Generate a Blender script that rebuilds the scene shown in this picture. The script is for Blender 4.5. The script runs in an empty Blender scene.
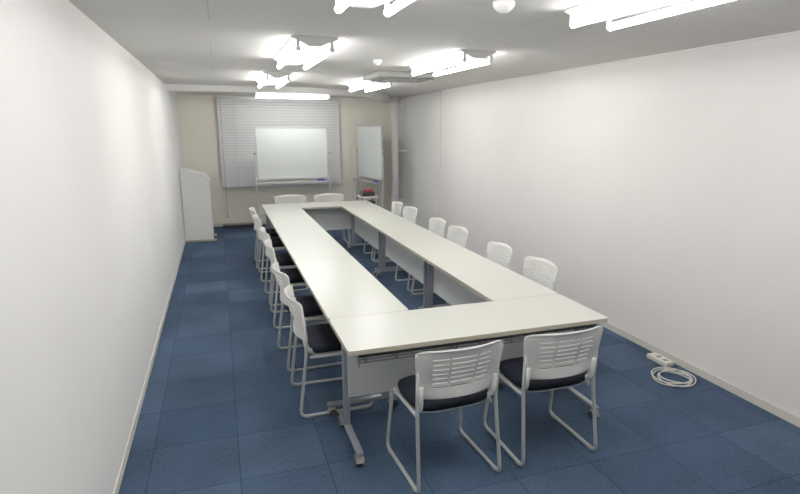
import bpy, bmesh, math, random
from mathutils import Vector, Matrix
random.seed(3)
S=bpy.context.scene
S.view_settings.view_transform='Standard'
S.view_settings.gamma=1.2
# ---------------- materials ----------------
def mat(name,col,rough=.5,metal=0,spec=.5,noise=None,bump=None,emit=None,estr=0):
    m=bpy.data.materials.new(name); m.use_nodes=True
    nt=m.node_tree; b=nt.nodes['Principled BSDF']
    b.inputs['Base Color'].default_value=(*col,1); b.inputs['Roughness'].default_value=rough
    b.inputs['Metallic'].default_value=metal; b.inputs['Specular IOR Level'].default_value=spec
    if emit: b.inputs['Emission Color'].default_value=(*emit,1); b.inputs['Emission Strength'].default_value=estr
    tc=nt.nodes.new('ShaderNodeTexCoord')
    if noise:
        sc,amt=noise
        n=nt.nodes.new('ShaderNodeTexNoise'); n.inputs['Scale'].default_value=sc; n.inputs['Detail'].default_value=5
        nt.links.new(tc.outputs['Object'],n.inputs['Vector'])
        r=nt.nodes.new('ShaderNodeMapRange'); r.inputs[1].default_value=.3;r.inputs[2].default_value=.7;r.inputs[3].default_value=1-amt;r.inputs[4].default_value=1+amt*.3
        nt.links.new(n.outputs['Fac'],r.inputs[0])
        v=nt.nodes.new('ShaderNodeVectorMath'); v.operation='SCALE'; v.inputs[0].default_value=col
        nt.links.new(r.outputs[0],v.inputs['Scale']); nt.links.new(v.outputs[0],b.inputs['Base Color'])
    if bump:
        sc,st=bump
        n=nt.nodes.new('ShaderNodeTexNoise'); n.inputs['Scale'].default_value=sc; n.inputs['Detail'].default_value=3
        nt.links.new(tc.outputs['Object'],n.inputs['Vector'])
        bp=nt.nodes.new('ShaderNodeBump'); bp.inputs['Strength'].default_value=st; bp.inputs['Distance'].default_value=.002
        nt.links.new(n.outputs['Fac'],bp.inputs['Height']); nt.links.new(bp.outputs[0],b.inputs['Normal'])
    return m
M={}
M['wall_white']=mat('wallpaper_white',(.86,.845,.82),.75,noise=(1.2,.03),bump=(180,.25))
M['wall_right']=mat('wallpaper_right',(.86,.815,.795),.6,noise=(1.0,.04),bump=(180,.25))
M['wall_back']=mat('wallpaper_cream',(.88,.84,.73),.75,noise=(1.5,.04),bump=(180,.25))
M['trim']=mat('trim_vinyl',(.68,.65,.58),.5)
M['dark_trim']=mat('dark_trim',(.025,.025,.03),.5)
M['top']=mat('laminate_top',(.70,.705,.635),.28,noise=(40,.02))
M['edge']=mat('edge_band',(.42,.39,.30),.5)
M['panel']=mat('modesty_panel',(.72,.73,.71),.5)
M['steel']=mat('leg_silver',(.34,.36,.40),.38,metal=.6)
M['rubber']=mat('caster_rubber',(.07,.07,.07),.6)
M['caster']=mat('caster_grey',(.35,.35,.33),.5)
M['chairw']=mat('chair_shell_white',(.76,.76,.73),.4)
M['chairf']=mat('chair_frame_grey',(.52,.53,.52),.35,metal=.3)
M['fabric']=mat('seat_fabric_navy',(.004,.006,.012),.9,spec=.25,bump=(300,.5))
M['board']=mat('whiteboard_surface',(.80,.85,.82),.18)
M['alu']=mat('aluminium',(.60,.61,.61),.4,metal=.3)
M['blue']=mat('blue_plastic',(.01,.04,.40),.5)
M['red']=mat('red_plastic',(.4,.03,.03),.5)
M['blind']=mat('blind_slat',(.83,.85,.85),.5)
M['glass']=mat('window_glass',(.25,.27,.28),.1)
M['lect']=mat('lectern_white',(.88,.87,.85),.45)
M['housing']=mat('lamp_housing',(.78,.78,.76),.4)
M['tube']=mat('fluorescent_tube',(1,1,1),.5,emit=(1,.99,.97),estr=33)
M['grey']=mat('grey_plastic',(.25,.25,.25),.5)
M['acw']=mat('ac_white',(.52,.52,.49),.5)
M['cable']=mat('cable_ivory',(.75,.73,.66),.5)
def node_mat(name): 
    m=bpy.data.materials.new(name); m.use_nodes=True; return m,m.node_tree,m.node_tree.nodes['Principled BSDF']
# carpet tiles
m,nt,b=node_mat('carpet_tiles'); N=nt.nodes.new; Lk=nt.links.new
tc=N('ShaderNodeTexCoord')
br=N('ShaderNodeTexBrick'); br.offset=0; br.squash=1
br.inputs['Scale'].default_value=1; br.inputs['Brick Width'].default_value=.5; br.inputs['Row Height'].default_value=.5
br.inputs['Mortar Size'].default_value=.004; br.inputs['Mortar Smooth'].default_value=.3; br.inputs['Bias'].default_value=0
br.inputs['Color1'].default_value=(.030,.056,.105,1); br.inputs['Color2'].default_value=(.052,.088,.148,1); br.inputs['Mortar'].default_value=(.020,.039,.075,1)
Lk(tc.outputs['Object'],br.inputs['Vector'])
mp=N('ShaderNodeMapping'); mp.inputs['Scale'].default_value=(160,30,1); Lk(tc.outputs['Object'],mp.inputs['Vector'])
n1=N('ShaderNodeTexNoise'); n1.inputs['Scale'].default_value=1; n1.inputs['Detail'].default_value=2; Lk(mp.outputs[0],n1.inputs['Vector'])
n2=N('ShaderNodeTexNoise'); n2.inputs['Scale'].default_value=1.3; n2.inputs['Detail'].default_value=6; Lk(tc.outputs['Object'],n2.inputs['Vector'])
ad=N('ShaderNodeMath'); ad.operation='ADD'; Lk(n1.outputs['Fac'],ad.inputs[0]); Lk(n2.outputs['Fac'],ad.inputs[1])
r=N('ShaderNodeMapRange'); r.inputs[1].default_value=.6;r.inputs[2].default_value=1.4;r.inputs[3].default_value=.5;r.inputs[4].default_value=1.5; Lk(ad.outputs[0],r.inputs[0])
v=N('ShaderNodeVectorMath'); v.operation='SCALE'; Lk(br.outputs['Color'],v.inputs[0]); Lk(r.outputs[0],v.inputs['Scale']); Lk(v.outputs[0],b.inputs['Base Color'])
b.inputs['Roughness'].default_value=.95; b.inputs['Specular IOR Level'].default_value=.2
bp=N('ShaderNodeBump'); bp.inputs['Strength'].default_value=.5; bp.inputs['Distance'].default_value=.003; Lk(n1.outputs['Fac'],bp.inputs['Height']); Lk(bp.outputs[0],b.inputs['Normal'])
M['carpet']=m
# ceiling boards
m,nt,b=node_mat('ceiling_boards'); N=nt.nodes.new; Lk=nt.links.new
tc=N('ShaderNodeTexCoord'); br=N('ShaderNodeTexBrick'); br.offset=.5
br.inputs['Scale'].default_value=1; br.inputs['Brick Width'].default_value=1.82; br.inputs['Row Height'].default_value=.91
br.inputs['Mortar Size'].default_value=.004; br.inputs['Mortar Smooth'].default_value=.3
br.inputs['Color1'].default_value=(.60,.59,.565,1); br.inputs['Color2'].default_value=(.61,.60,.575,1); br.inputs['Mortar'].default_value=(.46,.45,.43,1)
Lk(tc.outputs['Object'],br.inputs['Vector']); Lk(br.outputs['Color'],b.inputs['Base Color']); b.inputs['Roughness'].default_value=.85
n=N('ShaderNodeTexNoise'); n.inputs['Scale'].default_value=90; Lk(tc.outputs['Object'],n.inputs['Vector'])
bp=N('ShaderNodeBump'); bp.inputs['Strength'].default_value=.3; bp.inputs['Distance'].default_value=.003; Lk(n.outputs['Fac'],bp.inputs['Height']); Lk(bp.outputs[0],b.inputs['Normal'])
M['ceil']=m
# ---------------- mesh builder ----------------
class B:
    def __init__(s): s.bm=bmesh.new(); s.mats=[]
    def mi(s,k):
        if k not in s.mats: s.mats.append(k)
        return s.mats.index(k)
    def _fin(s,faces,k,smooth):
        i=s.mi(k)
        for f in faces: f.material_index=i; f.smooth=smooth
    def box(s,lo,hi,k,bev=0,rot=None,seg=2,vert=False):
        lo,hi=Vector(lo),Vector(hi); c=(lo+hi)/2; d=hi-lo
        t=bmesh.new(); bmesh.ops.create_cube(t,size=1)
        for v in t.verts: v.co=Vector((v.co.x*d.x,v.co.y*d.y,v.co.z*d.z))
        if bev:
            e=[e for e in t.edges if (not vert) or abs(e.verts[0].co.z-e.verts[1].co.z)>1e-6]
            bmesh.ops.bevel(t,geom=e,offset=bev,segments=seg,profile=.5,affect='EDGES')
        for v in t.verts:
            co=v.co
            if rot: co=rot@co
            v.co=co+c
        return s.merge(t,k,False)
    def merge(s,t,k,smooth):
        vm={v:s.bm.verts.new(v.co) for v in t.verts}; fs=[]
        for f in t.faces:
            try: fs.append(s.bm.faces.new([vm[v] for v in f.verts]))
            except ValueError: pass
        s._fin(fs,k,smooth); t.free(); return fs
    def loft(s,rings,k,cap=True,smooth=True,close=False):
        R=[[s.bm.verts.new(p) for p in r] for r in rings]; n=len(R[0]); fs=[]
        for a,b in zip(R,R[1:]+([R[0]] if close else [])):
            for i in range(n): fs.append(s.bm.faces.new((a[i],a[(i+1)%n],b[(i+1)%n],b[i])))
        s._fin(fs,k,smooth)
        if cap and not close:
            c=[s.bm.faces.new(R[0][::-1]),s.bm.faces.new(R[-1])]; s._fin(c,k,False)
    def tube(s,pts,r,k,n=8,fil=0,close=False,sq=False,ry=None):
        P=[Vector(p) for p in pts]
        if fil:
            Q=[P[0]]
            for a,b,c in zip(P,P[1:],P[2:]):
                f=min(fil,(a-b).length*.45,(c-b).length*.45)
                p0=b+(a-b).normalized()*f;p1=b+(c-b).normalized()*f
                for i in range(5):
                    u=i/4; Q.append(p0*(1-u)**2+b*2*u*(1-u)+p1*u*u)
            Q.append(P[-1]); P=Q
        rings=[];up=None
        for i,p in enumerate(P):
            if close: d=(P[(i+1)%len(P)]-P[i-1]).normalized()
            else: d=(P[min(i+1,len(P)-1)]-P[max(i-1,0)]).normalized()
            if up is None:
                up=Vector((0,0,1)) if abs(d.z)<.9 else Vector((0,1,0))
            x=d.cross(up).normalized(); y=x.cross(d).normalized(); up=y
            off=math.pi/4 if sq else 0; m=4 if sq else n
            rings.append([p+x*(math.cos(off+2*math.pi*j/m)*r)+y*(math.sin(off+2*math.pi*j/m)*(ry or r)) for j in range(m)])
        s.loft(rings,k,smooth=not sq,close=close)
    def cyl(s,a,b,r,k,n=16): s.tube([a,b],r,k,n=n)
    def prism(s,poly,z0,z1,k,axis='z'):
        f={'z':lambda p,h:(p[0],p[1],h),'y':lambda p,h:(p[0],h,p[1]),'x':lambda p,h:(h,p[0],p[1])}[axis]
        A=[s.bm.verts.new(f(p,z0)) for p in poly];Bv=[s.bm.verts.new(f(p,z1)) for p in poly];n=len(poly)
        fs=[s.bm.faces.new((A[i],A[(i+1)%n],Bv[(i+1)%n],Bv[i])) for i in range(n)]+[s.bm.faces.new(A[::-1]),s.bm.faces.new(Bv)]
        s._fin(fs,k,False)
    def mesh(s,name):
        bmesh.ops.recalc_face_normals(s.bm,faces=s.bm.faces)
        me=bpy.data.meshes.new(name); s.bm.to_mesh(me); s.bm.free()
        for k in s.mats: me.materials.append(M[k])
        return me
def put(name,me,loc=(0,0,0),rz=0):
    o=bpy.data.objects.new(name,me); S.collection.objects.link(o); o.location=loc; o.rotation_euler=(0,0,rz); return o
def room(name,lo,hi,k,bev=0):
    b=B(); b.box(lo,hi,k,bev); return put(name,b.mesh(name))
# ---------------- room ----------------
XL,XR,HC,YB,Y0=-.651,3.593,2.589,11.85,-.9
room('floor',(XL-.1,Y0-.1,-.1),(XR+.2,YB+.1,0),'carpet')
room('ceiling',(XL-.1,Y0-.1,HC),(XR+.2,YB+.1,HC+.1),'ceil')
room('wall_left',(XL-.1,Y0,0),(XL,YB,HC),'wall_white')
b=B(); b.box((XR,Y0,0),(XR+.15,8.95,HC),'wall_right'); b.box((XR+.07,8.95,0),(XR+.15,YB,HC),'wall_white'); put('wall_right',b.mesh('wall_right'))
room('trim_wall_edge',(XR-.006,8.93,0),(XR+.03,8.955,HC),'trim')
room('wall_back',(XL-.1,YB,0),(XR+.15,YB+.1,HC),'wall_back')
room('wall_front',(XL-.1,Y0-.1,0),(XR+.15,Y0,HC),'wall_white')
room('baseboard_left',(XL,Y0,0),(XL+.008,YB,.06),'trim')
room('baseboard_right',(XR-.008,Y0,0),(XR,8.93,.065),'trim')
room('baseboard_back',(XL,YB-.01,0),(XR+.07,YB,.06),'trim')
# curved ceiling beam
ctrl=[(XL,9.07),(.5,9.07),(1.3,9.07),(1.9,9.3),(2.5,9.75),(3.0,10.4),(3.35,11.1),(3.5,11.85)]
pl=[]
for i in range(len(ctrl)-1):
    p0=ctrl[max(i-1,0)];p1=ctrl[i];p2=ctrl[i+1];p3=ctrl[min(i+2,len(ctrl)-1)]
    for j in range(6):
        t=j/6; pl.append(tuple(.5*((2*p1[a])+(-p0[a]+p2[a])*t+(2*p0[a]-5*p1[a]+4*p2[a]-p3[a])*t*t+(-p0[a]+3*p1[a]-3*p2[a]+p3[a])*t**3) for a in (0,1)))
pl.append(ctrl[-1]); b=B(); rings=[]
for i,p in enumerate(pl):
    a=Vector(pl[max(i-1,0)]);c=Vector(pl[min(i+1,len(pl)-1)]);d=(c-a).normalized(); nrm=Vector((-d.y,d.x))
    q=Vector(p)+nrm*.16
    rings.append([(p[0],p[1],2.50),(p[0],p[1],HC),(q.x,min(q.y,YB),HC),(q.x,min(q.y,YB),2.50)])
b.loft(rings,'wall_white',smooth=False); put('trim_ceiling_beam',b.mesh('beam'))
room('trim_ceiling_right',(XR-.02,Y0,HC-.015),(XR,8.93,HC),'wall_right')
# drain pipe in the corner
b=B(); b.cyl((3.42,11.0,0),(3.42,11.0,HC),.075,'lect',20)
for z in (.5,1.5,2.4): b.cyl((3.42,11.0,z),(3.42,11.0,z+.04),.083,'lect',20); b.box((3.42,10.985,z),(3.665,11.015,z+.03),'lect')
put('drain_pipe',b.mesh('pipe'))
# window with venetian blind
b=B(); x0,x1,z0,z1=.06,2.42,.80,2.56
b.box((x0,YB-.02,z0),(x1,YB-.01,z1),'glass')
for a,c in (((x0,z0),(x1,z0+.05)),((x0,z1-.05),(x1,z1)),((x0,z0),(x0+.05,z1)),((x1-.05,z0),(x1,z1)),(((x0+x1)/2-.03,z0),((x0+x1)/2+.03,z1))):
    b.box((a[0],YB-.035,a[1]),(c[0],YB-.004,c[1]),'alu')
put('window_1',b.mesh('window_1'))
b=B(); xa,xb=.04,2.44; yb=YB-.075
b.box((xa,yb-.02,2.52),(xb,yb+.02,2.56),'alu')
n=32
for i in range(n):
    z=.81+(i+.5)*(1.71/n); b.box((xa,yb-.001,z-.027),(xb,yb+.001,z+.027),'blind',rot=Matrix.Rotation(math.radians(-24),3,'X'))
b.box((xa,yb-.012,.765),(xb,yb+.012,.785),'alu')
for x in (.35,1.24,2.13): b.tube([(x,yb-.02,.78),(x,yb-.02,2.53)],.002,'alu',4)
b.tube([(.10,yb-.03,2.53),(.10,yb-.035,.25)],.004,'grey',5)
b.cyl((.10,yb-.035,.25),(.10,yb-.035,.19),.01,'grey',8)
put('venetian_blind',b.mesh('blind'))
# lectern (side on, slope facing +x)
b=B(); ya,yc=10.33,10.83
prof=[(-.64,.03),(-.17,.03),(-.19,1.08),(-.25,1.17),(-.62,1.27),(-.64,1.25)]
b.prism(prof,ya,ya+.025,'lect','y'); b.prism(prof,yc-.025,yc,'lect','y')
b.prism([(-.64,.05),(-.615,.05),(-.615,1.25),(-.64,1.24)],ya+.02,yc-.02,'lect','y')
b.prism([(-.645,1.255),(-.24,1.145),(-.235,1.165),(-.64,1.285)],ya-.02,yc+.02,'lect','y')
b.prism([(-.24,1.145),(-.235,1.165),(-.165,1.06),(-.18,1.05)],ya-.02,yc+.02,'lect','y')
b.box((-.60,ya+.02,.72),(-.22,yc-.02,.74),'lect'); b.box((-.60,ya+.02,.05),(-.18,yc-.02,.075),'lect')
b.box((-.64,ya-.02,0),(-.12,ya+.05,.035),'edge',.005); b.box((-.64,yc-.05,0),(-.12,yc+.02,.035),'edge',.005)
put('lectern',b.mesh('lectern'))
# ---------------- mobile whiteboards ----------------
def whiteboard(w,zb,zt,name):
    b=B(); h=w/2
    b.box((-h,-.012,zb),(h,.012,zt),'board')
    for lo,hi in (((-h-.012,-.018,zb-.015),(h+.012,.018,zb+.012)),((-h-.012,-.018,zt-.012),(h+.012,.018,zt+.015)),((-h-.014,-.018,zb-.01),(-h+.01,.018,zt+.01)),((h-.01,-.018,zb-.01),(h+.014,.018,zt+.01))):
        b.box(lo,hi,'alu',.004)
    for s in (-1,1):
        x=s*(h+.035); b.box((x-.015,-.015,.1),(x+.015,.015,(zb+zt)/2+.05),'alu',.004)
        b.cyl((s*(h+.01),0,(zb+zt)/2),(s*(h+.06),0,(zb+zt)/2),.018,'grey')
        b.box((x-.02,-.30,.065),(x+.02,.30,.105),'alu',.006)
        for yy in (-.27,.27):
            b.cyl((x-.012,yy,.032),(x+.012,yy,.032),.032,'rubber'); b.box((x-.015,yy-.012,.035),(x+.015,yy+.012,.07),'grey')
    b.box((-h-.03,-.015,.30),(h+.03,.015,.33),'alu')
    b.box((-h-.03,-.10,zb-.085),(h+.03,.0,zb-.075),'alu'); b.box((-h-.03,-.105,zb-.085),(h+.03,-.10,zb-.055),'alu')
    b.box((h-.22,-.09,zb-.074),(h-.08,-.04,zb-.03),'blue',.004)
    b.tube([(h-.5,-.06,zb-.068),(h-.38,-.06,zb-.068)],.008,'red'); b.tube([(h-.36,-.07,zb-.068),(h-.24,-.07,zb-.068)],.008,'dark_trim')
    return b.mesh(name)
put('mobile_whiteboard',whiteboard(1.33,1.02,1.965,'wb1'),(1.35,10.95,0),0)
put('mobile_whiteboard',whiteboard(1.15,.98,2.0,'wb2'),(2.90,11.08,0),math.radians(-80))
# small equipment cart
b=B(); cx0,cx1,cy0,cy1=2.42,2.72,9.85,10.2
for x in (cx0,cx1):
    for y in (cy0,cy1): b.box((x-.012,y-.012,.05),(x+.012,y+.012,.86),'grey'); b.cyl((x-.01,y,.025),(x+.01,y,.025),.025,'rubber')
for z in (.12,.45,.72): b.box((cx0-.012,cy0-.012,z),(cx1+.012,cy1+.012,z+.02),'lect')
b.box((cx0+.03,cy0+.03,.74),(cx1-.04,cy1-.05,.82),'dark_trim',.008); b.box((cx0+.10,cy0+.04,.82),(cx1-.08,cy1-.1,.86),'red',.005); b.box((cx0+.03,cy0+.04,.47),(cx1-.03,cy1-.04,.64),'dark_trim',.01)
put('equipment_cart',b.mesh('cart'))
# wall outlet
b=B(); b.box((-.06,YB-.012,.38),(.01,YB,.50),'lect',.003); b.box((-.04,YB-.015,.41),(-.01,YB-.011,.47),'trim',.002); put('wall_outlet',b.mesh('outlet'))
b=B(); b.box((.0,11.55,.0),(.62,11.72,.06),'dark_trim',.01); b.box((.1,11.57,.06),(.5,11.70,.075),'grey',.004); put('floor_heater',b.mesh('heater'))
# ---------------- tables ----------------
HT=.735
def table(L,D,name,inset):
    b=B(); h=L/2-.002; d=D/2-.0015
    t=b.box((-h,-d,HT-.028),(h,d,HT),'edge',.022,vert=True,seg=4)
    ti=b.mi('top')
    for f in t:
        f.normal_update()
        if f.normal.z>.5 or f.calc_center_median().z>HT-.001: f.material_index=ti
    yp=D/2-inset
    b.box((-h+.06,yp-.05,.30),(h-.06,yp-.032,.69),'panel',.003)
    b.box((-h+.04,yp-.02,HT-.055),(h-.04,yp+.03,HT-.028),'steel')
    for s in (-1,1):
        x=s*(h-.055)
        b.box((x-.019,yp-.028,.09),(x+.019,yp+.028,HT-.028),'steel',.006)
        b.box((x-.02,-d+.04,HT-.05),(x+.02,d-.05,HT-.028),'steel',.004)
        ya,yb2=-D/2-.015,D/2-.075
        b.box((x-.022,ya,.075),(x+.022,yb2,.105),'steel',.01)
        for yy in (ya+.03,yb2-.03):
            b.cyl((x,yy,.05),(x,yy,.085),.012,'steel',10)
            b.prism([(yy-.03,.03),(yy-.02,.062),(yy+.02,.068),(yy+.035,.03)],x-.024,x+.024,'caster','x')
            for q in (-.026,.014): b.cyl((x+q,yy+.004,.03),(x+q+.012,yy+.004,.03),.03,'rubber',16)
        b.box((x-s*.02-.004,-d+.06,.60),(x-s*.02+.004,yp,.70),'grey')
    for i in range(6):
        y=-d+.07+i*.045; b.tube([(-h+.07,y,.625),(h-.07,y,.625)],.004,'grey',5)
    for i in range(9):
        x=-h+.12+i*(2*h-.24)/8; b.tube([(x,-d+.06,.70),(x,-d+.06,.628),(x,yp-.05,.620)],.004,'grey',5)
    b.tube([(-h+.07,-d+.05,.675),(h-.07,-d+.05,.675)],.009,'dark_trim',6)
    return b.mesh(name)
X0,T0,W,LR,DE,DR=.6185,2.906,1.778,1.778,.585,.565
me_e=table(W,DE,'end_table',.24); me_r=table(LR,DR,'row_table',.165)
put('folding_training_table',me_e,(X0+W/2,T0+DE/2,0),0)
for i in range(3):
    yc=T0+DE+LR*(i+.5)
    put('folding_training_table',me_r,(X0+DR/2,yc,0),-math.pi/2)
    put('folding_training_table',me_r,(X0+W-DR/2,yc,0),math.pi/2)
put('folding_training_table',me_e,(X0+W/2,T0+DE*1.5+3*LR,0),math.pi)
# ---------------- chair ----------------
def chair():
    b=B()
    for s in (-1,1):
        b.tube([(s*.242,-.215,.72),(s*.242,-.205,.47),(s*.255,-.265,.012),(s*.255,.255,.012),(s*.236,.195,.432),(s*.232,-.18,.432)],.0115,'chairf',8,fil=.05)
        b.tube([(s*.224,-.215,.62),(s*.224,-.205,.50),(s*.205,-.15,.452)],.016,'chairw',8,fil=.04)
        for yy in (-.2,.19): b.box((s*.255-.013,yy-.02,.0),(s*.255+.013,yy+.02,.01),'grey')
    for yy in (-.13,.15): b.tube([(-.232,yy,.43),(.232,yy,.43)],.010,'chairf',8)
    def ring(sc,z,dz=0):
        o=[]
        for i in range(32):
            a=2*math.pi*i/32; c,s_=math.cos(a),math.sin(a); e=.5
            x=math.copysign(abs(c)**e,c)*.235*sc; y=math.copysign(abs(s_)**e,s_)*.22*sc
            o.append((x*(1-.04*(y/.215)),y+.01,z-(.018*max(0,y-.1)/.11)))
        return o
    b.loft([ring(.90,.440),ring(.96,.442),ring(.97,.452)],'chairf')
    b.loft([ring(.96,.450),ring(1.0,.458),ring(1.02,.475),ring(1.0,.490),ring(.93,.499),ring(.6,.502),ring(.2,.498)],'fabric')
    t=bmesh.new(); nx,nz=36,30; G=[]
    for j in range(nz+1):
        v=j/nz; row=[]
        for i in range(nx+1):
            s=-1+2*i/nx
            hw=.232+.036*v**.8
            rc=.045/.29
            if v>1-rc: hw-= .045*(1-math.sqrt(max(0,1-((v-(1-rc))/rc)**2)))
            if v<rc: hw-= .02*(1-math.sqrt(max(0,1-((rc-v)/rc)**2)))
            x=s*hw; z=.545+.285*v +.014*(1-s*s)*v
            y=-.255-.035*v+.065*s*s +.025*math.exp(-((v-.3)/.25)**2)*(1-s*s)
            if v>.92: y-=.015*((v-.92)/.08)**2
            row.append(t.verts.new((x,y,z)))
        G.append(row)
    for j in range(nz):
        for i in range(nx):
            hole=(5<=j<=25 and (j-5)%3==1 and (6<=i<=11 or 13<=i<=22 or 24<=i<=29))
            if not hole: t.faces.new((G[j][i],G[j][i+1],G[j+1][i+1],G[j+1][i]))
    bmesh.ops.recalc_face_normals(t,faces=t.faces)
    bmesh.ops.solidify(t,geom=list(t.faces),thickness=.010)
    b.merge(t,'chairw',False)
    return b
cb=chair(); cme=cb.mesh('conference_chair')
def pc(x,y,rz): put('conference_chair',cme,(x,y,0),math.radians(rz))
pc(1.155,2.81,3); pc(1.835,2.83,0)
for y,dx,r in ((3.84,0,-90),(4.63,-.01,-87),(5.68,0,-92),(6.45,.01,-89),(7.5,0,-90),(8.2,-.01,-91)): pc(.685+dx,y,r)
for y,dx,r in ((4.09,.02,90),(4.82,0,88),(5.83,0,91),(6.48,-.005,90),(7.56,.0,92),(8.18,-.005,89)): pc(2.345+dx,y,r)
pc(1.12,9.42,180); pc(1.78,9.42,179)
# ---------------- ceiling lights ----------------
def lamp():
    b=B(); L=.65
    b.prism([(-.16,HC),(-.16,HC-.012),(-.045,HC-.06),(.045,HC-.06),(.16,HC-.012),(.16,HC)],-L,L,'housing','y')
    for x in (-.118,.118):
        b.tube([(x,-.63,HC-.078),(x,.63,HC-.078)],.0185,'tube',12)
        for s in (-1,1):
            b.cyl((x,s*.626,HC-.078),(x,s*.634,HC-.078),.0195,'alu',12)
            b.box((x-.012,s*.641-.006,HC-.088),(x+.012,s*.641+.006,HC-.02),'housing',.004)
    return b.mesh('fluorescent_ceiling_light')
lm=lamp()
for x,y in ((.69,2.08),(.69,4.72),(.70,7.35),(1.94,2.05),(2.05,4.95),(2.02,7.68)): put('fluorescent_ceiling_light',lm,(x,y,0))
put('fluorescent_ceiling_light',lm,(1.33,10.45,0),math.pi/2)
# ac cassette
b=B(); ax,ay,aw=1.72,6.12,.74
b.box((ax,ay,HC-.06),(ax+aw,ay+aw,HC),'acw',.02)
b.box((ax+.16,ay+.16,HC-.07),(ax+aw-.16,ay+aw-.16,HC-.055),'grey',.006)
for i in range(9): b.box((ax+.18,ay+.18+i*.042,HC-.074),(ax+aw-.18,ay+.192+i*.042,HC-.068),'acw')
for lo,hi in (((.1,.04),(aw-.1,.10)),((.1,aw-.10),(aw-.1,aw-.04)),((.04,.12),(.10,aw-.12)),((aw-.10,.12),(aw-.04,aw-.12))): b.box((ax+lo[0],ay+lo[1],HC-.068),(ax+hi[0],ay+hi[1],HC-.05),'grey',.003)
put('ceiling_air_conditioner',b.mesh('ac'))
def det(r,name):
    b=B(); rings=[]
    for rr,z in ((1,0),(1,.015),(.85,.03),(.6,.042),(.3,.05)): rings.append([(r*rr*math.cos(a*math.pi/12),r*rr*math.sin(a*math.pi/12),HC-z) for a in range(24)])
    b.loft(rings,'lect'); return b.mesh(name)
put('smoke_detector',det(.055,'det'),(1.40,2.66,0)); put('ceiling_speaker',det(.04,'spk'),(1.45,5.2,0))
# ---------------- coiled cable ----------------
b=B(); P=[]
for i in range(220):
    a=i/220*2*math.pi*4.3; r_=.135+.028*math.sin(i*.083)
    P.append((3.34+1.05*r_*math.cos(a)+.012*math.sin(i*.11),3.23+r_*math.sin(a)+.01*math.cos(i*.07),.008+.02*(i/220)+.006*math.sin(i*.2)+.004))
P+= [(3.39,3.37,.02),(3.44,3.43,.012),(3.48,3.47,.012)]
b.tube(P,.005,'cable',6)
b.box((3.44,3.44,0),(3.54,3.66,.04),'cable',.008)
for i in range(2): b.box((3.47,3.47+i*.08,.038),(3.51,3.51+i*.08,.043),'grey',.002)
put('extension_cord',b.mesh('cord'))
# ---------------- world, camera ----------------
w=bpy.data.worlds.new('World'); S.world=w; w.use_nodes=True
w.node_tree.nodes['Background'].inputs[0].default_value=(.6,.62,.65,1); w.node_tree.nodes['Background'].inputs[1].default_value=.1
yaw,pitch,roll=.3335,.2088,.001749
sy,cy,sp,cp=math.sin(yaw),math.cos(yaw),math.sin(pitch),math.cos(pitch)
F=Vector((sy*cp,cy*cp,-sp));R=Vector((cy,-sy,0));U=Vector((sy*sp,cy*sp,cp))
c,s=math.cos(roll),math.sin(roll); R2=R*c+U*s; U2=U*c-R*s
cam=bpy.data.cameras.new('Camera'); co=bpy.data.objects.new('Camera',cam); S.collection.objects.link(co)
mw=Matrix((R2,U2,-F)).transposed().to_4x4(); mw.translation=Vector((0,0,1.974)); co.matrix_world=mw
cam.sensor_width=36; cam.lens=556.3/800*36; cam.shift_x=-13/800; cam.shift_y=-1.3/800; cam.clip_start=.02
S.camera=co
